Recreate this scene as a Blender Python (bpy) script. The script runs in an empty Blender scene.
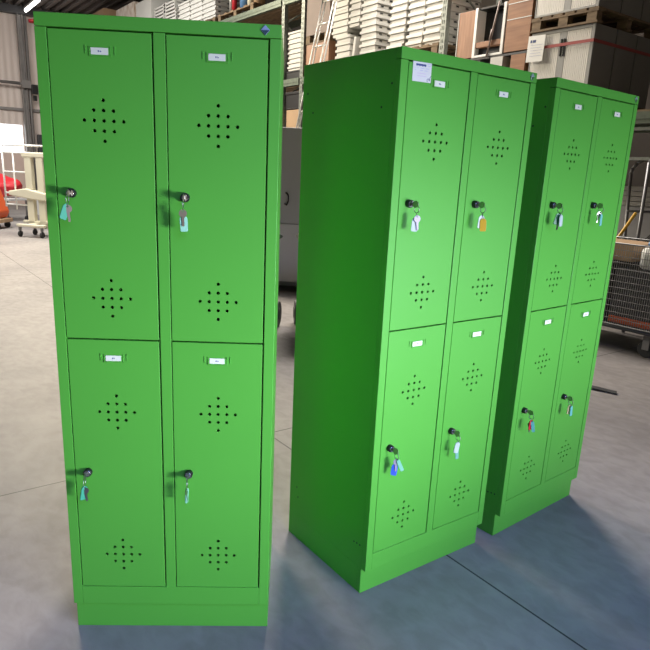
import bpy, bmesh, math, random
from mathutils import Vector, Matrix
random.seed(7)
PI = math.pi
SC = bpy.context.scene
COL = SC.collection

# ------------------------------------------------------------------ camera
cd = bpy.data.cameras.new('camera')
cam = bpy.data.objects.new('camera', cd); COL.objects.link(cam)
cd.sensor_width = 36.0
cd.lens = 36.0 * 625.13 / 650.0
cd.shift_x = (325.0 - 318.97) / 650.0
cd.shift_y = (341.92 - 325.0) / 650.0
cd.clip_end = 200
P_, R_ = -.2634, .0437
fw = Vector((0, math.cos(P_), math.sin(P_))); u0 = Vector((0, -math.sin(P_), math.cos(P_))); r0 = Vector((1, 0, 0))
rt = math.cos(R_) * r0 + math.sin(R_) * u0
up = -math.sin(R_) * r0 + math.cos(R_) * u0
cam.matrix_world = Matrix(((rt.x, up.x, -fw.x, 0), (rt.y, up.y, -fw.y, 0), (rt.z, up.z, -fw.z, 1.4456), (0, 0, 0, 1)))
SC.camera = cam

# ------------------------------------------------------------------ frame of the hall (s along the racking, t into it)
O_ = Vector((-0.694, 11.529, 0)); S_ = Vector((0.58914, -0.80803, 0)); T_ = Vector((0.80803, 0.58914, 0))
RZ = math.atan2(S_.y, S_.x)
def rk(s, t, z=0.0): return O_ + S_ * s + T_ * t + Vector((0, 0, z))

# ------------------------------------------------------------------ world, lights, exposure
w = bpy.data.worlds.new('world'); SC.world = w; w.use_nodes = True
bg = w.node_tree.nodes['Background']
WORLD = (0.03, 0.035, 0.04)
bg.inputs[0].default_value = (*WORLD, 1); bg.inputs[1].default_value = 1.0
def area(name, loc, target, sx, sy, power, col, spread=PI):
    l = bpy.data.lights.new(name, 'AREA'); l.shape = 'RECTANGLE'; l.size = sx; l.size_y = sy
    l.energy = power; l.color = col; l.spread = spread
    o = bpy.data.objects.new(name, l); COL.objects.link(o); o.location = loc
    o.rotation_euler = (Vector(target) - Vector(loc)).to_track_quat('-Z', 'Y').to_euler()
    return o
# daylight: bright yard seen low through the loading door at the right, blue sky falling steeply in under its header
LAMPS = {
 'door_daylight': ((2.6, -0.2, 0.85), (-0.50, 1.85, 0.85), 0.8, 0.5, 50, (14.2, 14.6, 18.5)),
 'right_locker_fill': ((3.6, 0.6, 0.9), (1.15, 2.60, 0.95), 0.8, 0.5, 44, (7.4, 7.4, 10)),  # added fill lamp, brightens the right locker
 'door_sky': ((1.9, -1.9, 3.5), (0.5, 1.3, 0.0), 3.2, 1.6, 66, (9, 14, 36)),
 'door_wide': ((3.4, -5.0, 1.9), (0.3, 2.2, 0.8), 5.0, 3.4, 180, (60, 45, 38)),
 'roof_light': ((-5.0, 11.6, 5.6), (0.4, 2.6, 0.0), 2.2, 1.8, 180, (680, 585, 425)),
 'rear_floor_fill': ((0.6, 8.8, 5.7), (0.8, 2.6, 0.0), 1.8, 1.8, 180, (600, 550, 500)),  # added fill lamp for the floor behind and right of the lockers
 'roof_light_far': ((-7.0, 12.0, 5.7), (-7.0, 13.0, 0.0), 6.0, 5.0, 180, (880, 850, 800)),
 'aisle_fill': (tuple(rk(-0.5, -3.2, 5.7)), tuple(rk(-0.5, 0.0, 2.9)), 6.0, 1.5, 180, (30, 30, 28)),  # weak added fill for the loads on the rack
}
for nm, (lo, ta, sx, sy, sp, rgb) in LAMPS.items():
    pw = max(rgb)
    if pw > 0: area(nm, lo, ta, sx, sy, pw, tuple(c / pw for c in rgb), math.radians(sp))
vs = SC.view_settings
SC.display_settings.display_device = 'sRGB'
vs.view_transform = 'Standard'; vs.look = 'None'; vs.gamma = 1.0; vs.use_curve_mapping = False
vs.exposure = 0.0
try:
    SC.cycles.use_denoising = True
except Exception:
    pass

# ------------------------------------------------------------------ materials
def mat(name, col, rough=0.5, metal=0.0, var=0.0, scale=8.0, stretch=(1, 1, 1), col2=None, emit=0.0, spec=0.5, bump=0.0, alpha=None):
    m = bpy.data.materials.new(name); m.use_nodes = True
    nt = m.node_tree; b = nt.nodes['Principled BSDF']
    b.inputs['Base Color'].default_value = (*col, 1); b.inputs['Roughness'].default_value = rough
    b.inputs['Metallic'].default_value = metal; b.inputs['Specular IOR Level'].default_value = spec
    if emit:
        b.inputs['Emission Color'].default_value = (*col, 1); b.inputs['Emission Strength'].default_value = emit
    if var or col2 or bump:
        tc = nt.nodes.new('ShaderNodeTexCoord'); mp = nt.nodes.new('ShaderNodeMapping'); mp.inputs['Scale'].default_value = stretch
        nz = nt.nodes.new('ShaderNodeTexNoise'); nz.inputs['Scale'].default_value = scale; nz.inputs['Detail'].default_value = 5
        nt.links.new(tc.outputs['Object'], mp.inputs[0]); nt.links.new(mp.outputs[0], nz.inputs['Vector'])
        rp = nt.nodes.new('ShaderNodeValToRGB'); rp.color_ramp.elements[0].position = 0.3; rp.color_ramp.elements[1].position = 0.7
        c2 = col2 or tuple(c * (1 - var) for c in col)
        rp.color_ramp.elements[0].color = (*c2, 1); rp.color_ramp.elements[1].color = (*col, 1)
        nt.links.new(nz.outputs['Fac'], rp.inputs[0]); nt.links.new(rp.outputs[0], b.inputs['Base Color'])
        if bump:
            bp = nt.nodes.new('ShaderNodeBump'); bp.inputs['Strength'].default_value = bump; bp.inputs['Distance'].default_value = 0.01
            nt.links.new(nz.outputs['Fac'], bp.inputs['Height']); nt.links.new(bp.outputs[0], b.inputs['Normal'])
    return m

M = {}
M['green'] = mat('green_powder_coat', (0.088, 0.40, 0.043), 0.42, var=0.03, scale=3, spec=0.32)
M['green_in'] = M['green']
M['dark'] = mat('dark_plastic_and_shade', (0.012, 0.012, 0.013), 0.4)  # black plastic; also stands in for shade inside the open cupboard
M['chrome'] = mat('chrome', (0.75, 0.75, 0.74), 0.18, 1.0)
M['keymetal'] = mat('key_metal', (0.50, 0.48, 0.46), 0.32, 1.0)
M['darkmetal'] = mat('dark_key_metal', (0.30, 0.31, 0.26), 0.3, 0.95)
M['card'] = mat('white_card', (0.76, 0.82, 0.63), 0.5)
M['ink'] = mat('blue_ink', (0.05, 0.08, 0.22), 0.6)
M['ink2'] = mat('faint_ink', (0.42, 0.45, 0.62), 0.6)
M['pinkink'] = mat('faint_pink_ink', (0.62, 0.50, 0.62), 0.6)
M['paper'] = mat('paper', (0.72, 0.75, 0.66), 0.6, var=0.04, scale=20)
M['badge'] = mat('badge_blue', (0.34, 0.46, 0.66), 0.3, 0.3)
M['badgeg'] = mat('badge_grey', (0.05, 0.10, 0.12), 0.3, 0.3)
M['badgel'] = mat('badge_light', (0.35, 0.50, 0.42), 0.3, 0.3)
M['badgelg'] = mat('badge_green_dark', (0.07, 0.20, 0.06), 0.3, 0.2)
TAG = {'teal': (0.05, 0.36, 0.20), 'mint': (0.20, 0.52, 0.34), 'white': (0.48, 0.60, 0.52), 'yellow': (0.62, 0.38, 0.02), 'blue': (0.06, 0.14, 0.75),
       'red': (0.55, 0.01, 0.025), 'green': (0.015, 0.22, 0.07), 'cream': (0.62, 0.55, 0.24), 'lilac': (0.36, 0.31, 0.40), 'aqua': (0.14, 0.50, 0.40)}
for k, c in TAG.items(): M['tag_' + k] = mat('tag_' + k, c, 0.35)
M['white'] = mat('white_board', (0.62, 0.61, 0.57), 0.6, var=0.10, scale=3)
M['whiteedge'] = mat('white_edging', (0.82, 0.82, 0.79), 0.5)
M['wood'] = mat('brown_veneer', (0.36, 0.175, 0.088), 0.5, scale=5, stretch=(0.6, 6, 6), col2=(0.24, 0.11, 0.055))
M['woodv'] = mat('brown_veneer_upright', (0.37, 0.185, 0.10), 0.5, scale=5, stretch=(6, 6, 0.6), col2=(0.25, 0.12, 0.062))
M['pallet'] = mat('pallet_wood', (0.25, 0.175, 0.10), 0.8, scale=6, stretch=(1, 4, 4), col2=(0.12, 0.08, 0.045))
M['mauve'] = mat('mauve_board', (0.26, 0.20, 0.175), 0.7, var=0.15, scale=2)
M['carton'] = mat('brown_cardboard', (0.44, 0.29, 0.17), 0.75, var=0.15, scale=3)
M['cartonwrap'] = mat('wrapped_cardboard', (0.42, 0.28, 0.18), 0.35, scale=7, stretch=(3, 3, 0.8), col2=(0.85, 0.82, 0.76))
M['galv'] = mat('galvanised_steel', (0.27, 0.29, 0.26), 0.5, 0.4, var=0.35, scale=30)
M['rackgreen'] = mat('grey_green_rack_paint', (0.13, 0.16, 0.12), 0.5, 0.3, var=0.3, scale=20)
M['alu'] = mat('aluminium', (0.75, 0.74, 0.70), 0.3, 0.7)
M['cabgrey'] = mat('dark_grey_cabinet', (0.21, 0.20, 0.185), 0.5, var=0.08, scale=2)
M['cabframe'] = mat('light_grey_frame', (0.34, 0.34, 0.33), 0.5)
M['tambour'] = mat('tambour_white', (0.80, 0.78, 0.73), 0.5)
M['strap'] = mat('red_strap', (0.34, 0.06, 0.055), 0.6)
M['lockergrey'] = mat('mid_grey_steel', (0.50, 0.50, 0.51), 0.5, var=0.06, scale=2)
M['lockergrey2'] = mat('pale_grey_steel', (0.66, 0.66, 0.66), 0.5, var=0.06, scale=2)
M['cream'] = mat('cream_paint', (0.74, 0.70, 0.55), 0.4, var=0.05, scale=4)
M['rubber'] = mat('black_rubber', (0.035, 0.036, 0.038), 0.6)
M['bingreen'] = mat('dark_green_plastic', (0.03, 0.08, 0.05), 0.45)
M['binblack'] = mat('dark_brown_plastic', (0.035, 0.028, 0.024), 0.45)
M['zinc'] = mat('zinc_wire', (0.28, 0.28, 0.28), 0.4, 0.7)
M['steeldark'] = mat('dark_steel', (0.08, 0.08, 0.085), 0.5, 0.3)
M['pole'] = mat('grey_steel_tube', (0.20, 0.20, 0.21), 0.4, 0.5)
M['yellow'] = mat('yellow_paint', (0.70, 0.42, 0.05), 0.45)
M['orange'] = mat('orange_plastic', (0.75, 0.13, 0.04), 0.5)
M['redcloth'] = mat('red_plastic', (0.55, 0.02, 0.03), 0.5)
M['ptrim'] = mat('column_steel', (0.32, 0.30, 0.29), 0.5, 0.2, var=0.2, scale=4)
M['pink'] = mat('pale_pink_panel', (0.80, 0.62, 0.54), 0.7)
M['tube'] = mat('lit_tube', (1.0, 0.97, 0.93), 0.5, emit=6.0)
M['daywin'] = mat('bright_daylight_pane', (0.95, 0.97, 1.0), 0.3, emit=1.6)
M['blueclear'] = mat('blue_plastic', (0.10, 0.22, 0.42), 0.4)
M['backwall'] = mat('dark_hall_wall', (0.10, 0.085, 0.072), 0.8, var=0.25, scale=1.2)

def floor_mat():
    m = bpy.data.materials.new('concrete_floor'); m.use_nodes = True; nt = m.node_tree; N = nt.nodes; L = nt.links
    b = N['Principled BSDF']
    tc = N.new('ShaderNodeTexCoord')
    def noise(scale, det, stretch=(1, 1, 1), dist=0.0):
        mp = N.new('ShaderNodeMapping'); mp.inputs['Scale'].default_value = stretch; L.new(tc.outputs['Object'], mp.inputs[0])
        n = N.new('ShaderNodeTexNoise'); n.inputs['Scale'].default_value = scale; n.inputs['Detail'].default_value = det
        n.inputs['Distortion'].default_value = dist
        L.new(mp.outputs[0], n.inputs['Vector']); return n
    n1 = noise(1.1, 6, dist=0.4); n2 = noise(13, 6, (0.8, 1.2, 1), 0.4); n3 = noise(2.2, 3)
    r1 = N.new('ShaderNodeValToRGB'); r1.color_ramp.elements[0].position = .3; r1.color_ramp.elements[1].position = .72
    r1.color_ramp.elements[0].color = (0.225, 0.210, 0.205, 1); r1.color_ramp.elements[1].color = (0.34, 0.315, 0.30, 1)
    L.new(n1.outputs['Fac'], r1.inputs[0])
    r2 = N.new('ShaderNodeValToRGB'); r2.color_ramp.elements[0].position = .35; r2.color_ramp.elements[1].position = .62
    r2.color_ramp.elements[0].color = (0.78, 0.77, 0.76, 1); r2.color_ramp.elements[1].color = (1, 1, 1, 1)
    L.new(n2.outputs['Fac'], r2.inputs[0])
    mx = N.new('ShaderNodeMix'); mx.data_type = 'RGBA'; mx.blend_type = 'MULTIPLY'; mx.inputs['Factor'].default_value = 0.8
    L.new(r1.outputs[0], mx.inputs['A']); L.new(r2.outputs[0], mx.inputs['B'])
    # saw-cut joints: lines t = const and s = const (object coordinates of the floor are the hall frame)
    sp = N.new('ShaderNodeSeparateXYZ'); L.new(tc.outputs['Object'], sp.inputs[0])
    def joint(axis, off, period):
        a = N.new('ShaderNodeMath'); a.operation = 'SUBTRACT'; L.new(sp.outputs[axis], a.inputs[0]); a.inputs[1].default_value = off - period / 2
        p = N.new('ShaderNodeMath'); p.operation = 'FLOORED_MODULO'; L.new(a.outputs[0], p.inputs[0]); p.inputs[1].default_value = period
        q = N.new('ShaderNodeMath'); q.operation = 'SUBTRACT'; L.new(p.outputs[0], q.inputs[0]); q.inputs[1].default_value = period / 2
        c = N.new('ShaderNodeMath'); c.operation = 'ABSOLUTE'; L.new(q.outputs[0], c.inputs[0])
        d = N.new('ShaderNodeMath'); d.operation = 'LESS_THAN'; L.new(c.outputs[0], d.inputs[0]); d.inputs[1].default_value = 0.0038
        return d
    j1 = joint('Y', JT, 6.0); j2 = joint('X', JS, 6.0)
    mxj = N.new('ShaderNodeMath'); mxj.operation = 'MAXIMUM'; L.new(j1.outputs[0], mxj.inputs[0]); L.new(j2.outputs[0], mxj.inputs[1])
    m2 = N.new('ShaderNodeMix'); m2.data_type = 'RGBA'; m2.blend_type = 'MIX'
    L.new(mxj.outputs[0], m2.inputs['Factor']); L.new(mx.outputs['Result'], m2.inputs['A']); m2.inputs['B'].default_value = (0.035, 0.033, 0.03, 1)
    L.new(m2.outputs['Result'], b.inputs['Base Color'])
    rr = N.new('ShaderNodeMapRange'); rr.inputs['To Min'].default_value = 0.50; rr.inputs['To Max'].default_value = 0.70
    L.new(n3.outputs['Fac'], rr.inputs['Value']); L.new(rr.outputs[0], b.inputs['Roughness'])
    bp = N.new('ShaderNodeBump'); bp.inputs['Strength'].default_value = 0.12; bp.inputs['Distance'].default_value = 0.01
    L.new(n2.outputs['Fac'], bp.inputs['Height']); L.new(bp.outputs[0], b.inputs['Normal'])
    return m
# joints measured in world: s-line at x*T.x+y*T.y = 1.73, t-line at x*S.x+y*S.y = -2.83
JT = 1.73 - O_.dot(T_); JS = -2.83 - O_.dot(S_)
M['floor'] = floor_mat()

def ribbed(name, col, axis, period, depth=0.3, rough=0.5):
    m = bpy.data.materials.new(name); m.use_nodes = True; nt = m.node_tree; N = nt.nodes; L = nt.links
    b = N['Principled BSDF']; b.inputs['Base Color'].default_value = (*col, 1); b.inputs['Roughness'].default_value = rough
    tc = N.new('ShaderNodeTexCoord'); wv = N.new('ShaderNodeTexWave'); wv.wave_type = 'BANDS'; wv.bands_direction = axis
    wv.inputs['Scale'].default_value = 0.314 / period
    L.new(tc.outputs['Object'], wv.inputs['Vector'])
    bp = N.new('ShaderNodeBump'); bp.inputs['Strength'].default_value = depth; bp.inputs['Distance'].default_value = 0.03
    L.new(wv.outputs['Fac'], bp.inputs['Height']); L.new(bp.outputs[0], b.inputs['Normal'])
    return m
M['wallsheet'] = ribbed('ribbed_wall_sheet', (0.88, 0.76, 0.69), 'Y', 0.20, 0.5)
M['roofsheet'] = mat('dark_roof_sheet', (0.16, 0.14, 0.13), 0.5, var=0.2, scale=1)

# ------------------------------------------------------------------ mesh helpers
def bx(bm, x0, x1, y0, y1, z0, z1, mi=0):
    v = [bm.verts.new(p) for p in ((x0, y0, z0), (x1, y0, z0), (x1, y1, z0), (x0, y1, z0), (x0, y0, z1), (x1, y0, z1), (x1, y1, z1), (x0, y1, z1))]
    for f in ((0, 3, 2, 1), (4, 5, 6, 7), (0, 1, 5, 4), (1, 2, 6, 5), (2, 3, 7, 6), (3, 0, 4, 7)):
        bm.faces.new([v[i] for i in f]).material_index = mi
def tube(bm, a, b, r, n=10, r2=None, mi=0, cap=True):
    a = Vector(a); b = Vector(b); d = (b - a).normalized()
    x = d.orthogonal().normalized(); y = d.cross(x); r2 = r if r2 is None else r2
    A = []; B = []
    for i in range(n):
        c, s = math.cos(2 * PI * i / n), math.sin(2 * PI * i / n)
        A.append(bm.verts.new(a + (x * c + y * s) * r)); B.append(bm.verts.new(b + (x * c + y * s) * r2))
    for i in range(n):
        f = bm.faces.new([A[i], A[(i + 1) % n], B[(i + 1) % n], B[i]]); f.smooth = True; f.material_index = mi
    if cap:
        bm.faces.new(A[::-1]).material_index = mi; bm.faces.new(B).material_index = mi
def path(bm, pts, r, n=8, mi=0):
    for a, b in zip(pts[:-1], pts[1:]): tube(bm, a, b, r, n, mi=mi)
def torus(bm, c, R, r, axis='x', n=24, k=8, ry=1.0):
    c = Vector(c); rings = []
    for i in range(n):
        a = 2 * PI * i / n
        if axis == 'x': d = Vector((0, math.cos(a), math.sin(a))); ax = Vector((1, 0, 0))
        elif axis == 'y': d = Vector((math.cos(a), 0, math.sin(a))); ax = Vector((0, 1, 0))
        else: d = Vector((math.cos(a), math.sin(a), 0)); ax = Vector((0, 0, 1))
        rings.append([bm.verts.new(c + d * (R + r * math.cos(2 * PI * j / k)) + ax * (r * math.sin(2 * PI * j / k))) for j in range(k)])
    for i in range(n):
        for j in range(k):
            f = bm.faces.new([rings[i][j], rings[(i + 1) % n][j], rings[(i + 1) % n][(j + 1) % k], rings[i][(j + 1) % k]]); f.smooth = True
def prism(bm, pts, y0, y1, mi=0, plane='xz'):
    def P(a, b, d): return (a, d, b) if plane == 'xz' else ((d, a, b) if plane == 'yz' else (a, b, d))
    A = [bm.verts.new(P(a, b, y0)) for a, b in pts]; B = [bm.verts.new(P(a, b, y1)) for a, b in pts]
    n = len(pts)
    bm.faces.new(A).material_index = mi; bm.faces.new(B[::-1]).material_index = mi
    for i in range(n): bm.faces.new([A[i], B[i], B[(i + 1) % n], A[(i + 1) % n]]).material_index = mi
def finish(name, bm, mats, bevel=0.0):
    bmesh.ops.recalc_face_normals(bm, faces=bm.faces[:])
    if bevel:
        ed = [e for e in bm.edges if len(e.link_faces) == 2 and e.calc_face_angle(0) > 0.6]
        bmesh.ops.bevel(bm, geom=ed, offset=bevel, segments=2, affect='EDGES', profile=0.5, clamp_overlap=True)
    me = bpy.data.meshes.new(name); bm.to_mesh(me); bm.free()
    for m in (mats if isinstance(mats, (list, tuple)) else [mats]): me.materials.append(m)
    return me
def link(name, me, parent=None, loc=(0, 0, 0), rot=(0, 0, 0)):
    o = bpy.data.objects.new(name, me); COL.objects.link(o); o.location = loc; o.rotation_euler = rot
    if parent is not None: o.parent = parent
    return o
def obj(name, bm, m, parent=None, bevel=0.0, loc=(0, 0, 0), rot=(0, 0, 0)):
    return link(name, finish(name, bm, m, bevel), parent, loc, rot)
def tag(o, label, cat, group=None):
    o['label'] = label; o['category'] = cat
    if group: o['group'] = group
    return o
def thing(name, label, cat, loc=(0, 0, 0), rz=0.0, group=None):
    o = bpy.data.objects.new(name, None); COL.objects.link(o); o.empty_display_size = 0.1
    o.location = loc; o.rotation_euler = (0, 0, rz)
    return tag(o, label, cat, group)
def struct(name, bm, m, loc=(0, 0, 0), rz=0.0, bevel=0.0):
    o = obj(name, bm, m, None, bevel, loc, (0, 0, rz)); o['kind'] = 'structure'; return o
NB = bmesh.new
HALL = dict(loc=tuple(O_), rz=RZ)

# ------------------------------------------------------------------ the hall
bm = NB(); bx(bm, -13.4, 24, -22, 3.2, -0.2, 0.0); struct('floor', bm, M['floor'], **HALL)
# left end wall with a bright window
SW = -13.4
bm = NB()
bx(bm, SW - .2, SW, -22, -5.2, 0, 6.2); bx(bm, SW - .2, SW, -1.68, 3.2, 0, 6.2)
bx(bm, SW - .2, SW, -5.2, -1.68, 2.55, 6.2)
struct('wall_left', bm, M['wallsheet'], **HALL)
bm = NB(); bx(bm, SW - .2, SW, -5.2, -1.68, 0, 1.66); struct('wall_left_lower', bm, M['pink'], **HALL)
bm = NB(); bx(bm, SW - .12, SW - .09, -5.2, -1.68, 1.66, 2.55); struct('window_1', bm, M['daywin'], **HALL)
bm = NB(); bx(bm, -13.4, 24, 3.2, 3.4, 0, 6.2); struct('wall_back', bm, M['backwall'], **HALL)
# corrugated roof: trapezoid ribs running along s
bm = NB(); prof = []; t = -22.0; p = 0.28
while t < 3.4:
    prof += [(t, 6.16), (t + p * .45, 6.16), (t + p * .55, 6.06), (t + p * .9, 6.06)]; t += p
A = [bm.verts.new((SW, a, z)) for a, z in prof]; B = [bm.verts.new((24, a, z)) for a, z in prof]
for i in range(len(prof) - 1): bm.faces.new([A[i], A[i + 1], B[i + 1], B[i]])
bx(bm, SW, 24, -22, 3.4, 6.20, 6.24)
struct('ceiling', bm, M['roofsheet'], **HALL)
bm = NB(); bx(bm, SW + .01, SW + .22, -22, 3.19, 5.82, 6.05); struct('trim_1', bm, M['steeldark'], **HALL)      # eaves beam
bm = NB(); bx(bm, SW + .01, SW + .10, -22, 3.19, 2.98, 3.06); struct('trim_2', bm, M['ptrim'], **HALL)           # wall rail
for i, (ta, tb, m_) in enumerate(((-1.66, -1.50, 'ptrim'), (-1.46, -1.38, 'ptrim'))):                             # steel column and downpipe
    bm = NB()
    if i == 0:
        bx(bm, SW + .11, SW + .30, ta, ta + .03, 0, 5.80); bx(bm, SW + .11, SW + .30, tb - .03, tb, 0, 5.80); bx(bm, SW + .19, SW + .22, ta + .03, tb - .03, 0, 5.80)
    else:
        tube(bm, (SW + .2, -1.42, 0), (SW + .2, -1.42, 5.80), .045, 10)
    struct('trim_%d' % (3 + i), bm, M[m_], **HALL)
def hall_obj(name, bm, m, label, cat, group=None, bevel=0.0):
    return tag(obj(name, bm, m, None, bevel, tuple(O_), (0, 0, RZ)), label, cat, group)
bm = NB(); path(bm, [(SW + .37, -6, 3.78), (SW + .37, -1.75, 3.78), (SW + .37, -1.55, 3.78)], .045); bx(bm, SW + .31, SW + .43, -1.68, -1.42, 3.66, 3.88)
hall_obj('wall_pipe', bm, M['ptrim'], 'grey horizontal pipe across the pale end wall, meeting the steel column', 'pipe')
bm = NB(); bx(bm, SW + .31, SW + .45, -1.40, -1.22, 3.50, 3.78); bx(bm, SW + .31, SW + .40, -1.36, -1.26, 3.30, 3.46)
hall_obj('wall_speaker', bm, M['dark'], 'small black box fixed beside the steel column on the end wall', 'speaker', bevel=.01)
bm = NB(); tube(bm, (SW + .33, -1.34, 5.64), (SW + .33, -1.14, 5.66), .05, 10, .075)
hall_obj('alarm_siren', bm, M['redcloth'], 'small dark red siren high on the end wall under the roof', 'siren')
bm = NB(); bx(bm, SW + .13, SW + .30, -1.30, -0.50, 1.45, 2.28)
hall_obj('wall_cabinet', bm, M['steeldark'], 'dark grey box on the end wall right of the steel column', 'cabinet', bevel=.02)
t = thing('tube_light', 'lit white tube light hanging under the corrugated roof', 'light', tuple(rk(-12.05, -1.43, 5.86)), RZ)
bm = NB(); bx(bm, -.88, .88, -.06, .06, 0.06, .12); obj('light_body', bm, M['whiteedge'], t, .01)
bm = NB(); tube(bm, (-.86, 0, .03), (.86, 0, .03), .045, 12); obj('lamp_tube', bm, M['tube'], t)
for x in (-.5, .5):
    bm = NB(); tube(bm, (x, 0, .12), (x, 0, .21), .01, 6); obj('hanger', bm, M['dark'], t)

# ------------------------------------------------------------------ lockers
W, D, H = 0.6106, 0.4962, 1.8
PLH, REC = 0.101, 0.0228
DU = (0.030, W / 2 - .0165, W / 2 + .0165, W - .030)      # door edges
ZT, ZS, ZB = H - .0330, 0.9691, 0.1648
HC = {'upper': ((1.552, 1.087), 1.716), 'lower': ((.751, .280), .914)}
PITCH, HR = .0250, .0046
def body_mesh():
    bm = NB(); e = .0015
    bx(bm, 0, W, 0, .022, ZT + e, H)                                    # top rail
    bx(bm, 0, DU[0] - e, 0, .022, PLH, ZT); bx(bm, DU[3] + e, W, 0, .022, PLH, ZT)
    bx(bm, DU[1] + e, DU[2] - e, 0, .022, ZB - e, ZT)
    bx(bm, DU[0] - e + .0002, DU[3] + e - .0002, 0.0, .022, PLH, ZB - e)        # bottom rail
    bx(bm, 0, .004, .0222, D, PLH - .0002, H - .0002); bx(bm, W - .004, W, .0222, D, PLH - .0002, H - .0002)
    bx(bm, .0042, W - .0042, .0222, D, H - .004, H - .0002); bx(bm, .0042, W - .0042, .0222, D, PLH, PLH + .004)
    bx(bm, .0042, W - .0042, D - .004, D - .0002, PLH + .0042, H - .0042)
    bx(bm, W / 2 - .008, W / 2 + .008, .0222, D - .0045, PLH + .0042, H - .0042)   # partition
    bx(bm, .0045, W / 2 - .0085, .024, D - .0045, ZS - .008, ZS + .008); bx(bm, W / 2 + .0085, W - .0045, .024, D - .0045, ZS - .008, ZS + .008)
    return finish('body', bm, M['green'], .0011)
def plinth_mesh():
    bm = NB()
    bx(bm, 0.0, W, REC, REC + .02, 0, PLH - .0003)
    bx(bm, 0.0, .004, REC + .0202, D, 0, PLH - .0003); bx(bm, W - .004, W, REC + .0202, D, 0, PLH - .0003); bx(bm, .0042, W - .0042, D - .004, D, 0, PLH - .0003)
    return finish('plinth', bm, M['green'], .0008)
def door_mesh(w, h, hc, zc):
    """a pressed steel door: front sheet with round vent holes and folded rim; origin lower-left of its front"""
    bm = NB(); ch = .0011; n = 16
    us = [ch] + [hc + (k - 2.5) * PITCH for k in range(6)] + [w - ch]
    zs = [ch]
    for z in sorted(zc): zs += [z + (k - 2.5) * PITCH for k in range(6)]
    zs.append(h - ch)
    for i in range(len(us) - 1):
        for j in range(len(zs) - 1):
            a0, a1, b0, b1 = us[i], us[i + 1], zs[j], zs[j + 1]
            cu = (a0 + a1) / 2; cz = (b0 + b1) / 2; hole = False
            for z in zc:
                du = round((cu - hc) / PITCH); dz = round((cz - z) / PITCH)
                if abs(cu - hc) < 2.6 * PITCH and abs(cz - z) < 2.6 * PITCH and abs(du) + abs(dz) <= 2: hole = True
            if not hole:
                bm.faces.new([bm.verts.new(p) for p in ((a0, 0, b0), (a1, 0, b0), (a1, 0, b1), (a0, 0, b1))])
            else:
                hw, hh = (a1 - a0) / 2, (b1 - b0) / 2; inn = []; out = []; bk = []
                for k in range(n):
                    an = 2 * PI * (k + .5) / n; c, s = math.cos(an), math.sin(an); m = max(abs(c), abs(s))
                    # outer point on the square
                    out.append(bm.verts.new((cu + hw * c / m, 0, cz + hh * s / m)))
                    inn.append(bm.verts.new((cu + HR * c, 0, cz + HR * s))); bk.append(bm.verts.new((cu + HR * c, .0022, cz + HR * s)))
                corners = [bm.verts.new((cu + sx * hw, 0, cz + sz * hh)) for sx, sz in ((1, 1), (-1, 1), (-1, -1), (1, -1))]
                for k in range(n):
                    k2 = (k + 1) % n
                    a = 2 * PI * (k + .5) / n; q = None
                    for ci, ca in enumerate((PI / 4, 3 * PI / 4, 5 * PI / 4, 7 * PI / 4)):
                        if a < ca < a + 2 * PI / n - 1e-9: q = ci
                    vs_ = [out[k]] + ([corners[q]] if q is not None else []) + [out[k2], inn[k2], inn[k]]
                    bm.faces.new(vs_)
                    bm.faces.new([inn[k], inn[k2], bk[k2], bk[k]])
    # chamfer + folded rim
    o = [(0, 0), (w, 0), (w, h), (0, h)]; i_ = [(ch, ch), (w - ch, ch), (w - ch, h - ch), (ch, h - ch)]; r = [(.0015, .0015), (w - .0015, .0015), (w - .0015, h - .0015), (.0015, h - .0015)]
    for k in range(4):
        k2 = (k + 1) % 4
        def V(p, y): return bm.verts.new((p[0], y, p[1]))
        bm.faces.new([V(i_[k], 0), V(i_[k2], 0), V(o[k2], ch), V(o[k], ch)])
        bm.faces.new([V(o[k], ch), V(o[k2], ch), V(o[k2], .018), V(o[k], .018)])
        bm.faces.new([V(o[k], .018), V(o[k2], .018), V(r[k2], .018), V(r[k], .018)])
        bm.faces.new([V(r[k], .018), V(r[k2], .018), V(r[k2], .0023), V(r[k], .0023)])
    bmesh.ops.remove_doubles(bm, verts=bm.verts[:], dist=1e-6)
    return finish('door', bm, M['green'])
def lock_mesh():
    bm = NB(); n = 24
    tube(bm, (0, .001, 0), (0, -.004, 0), .0120, n, .0126); tube(bm, (0, -.004, 0), (0, -.014, 0), .0126, n, .0116)
    tube(bm, (0, -.0141, 0), (0, -.0158, 0), .0098, n, .0090, mi=1)
    bx(bm, -.0010, .0010, -.0164, -.0157, -.0040, .0040, 0)
    return finish('lock', bm, [M['dark'], M['chrome']])
def holder_mesh():
    bm = NB(); a, b = .0275, .0115
    for x0, x1, z0, z1 in ((-a, a, -b, -b + .0022), (-a, -a + .0022, -b + .0022, b), (a - .0022, a, -b + .0022, b)):
        bx(bm, x0, x1, -.0026, -.0002, z0, z1)
    for s in (-1, 1): bx(bm, s * .0365 - .0011, s * .0365 + .0011, -.0022, -.0002, -.006, .013)
    bx(bm, -a + .0022, a - .0022, -.0012, -.0002, -b + .0022, b - .002)
    return finish('label_holder', bm, M['green'], .0004)
def card_mesh():
    bm = NB(); bx(bm, -.0215, .0215, -.0024, -.0013, -.0073, .0087)
    bx(bm, -.004, -.001, -.0026, -.0024, -.0010, .0028, 1); bx(bm, .001, .0045, -.0026, -.0024, -.0010, .0010, 1); bx(bm, .001, .0025, -.0026, -.0024, .0010, .0028, 1)
    return finish('label_card', bm, [M['card'], M['ink']])
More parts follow.
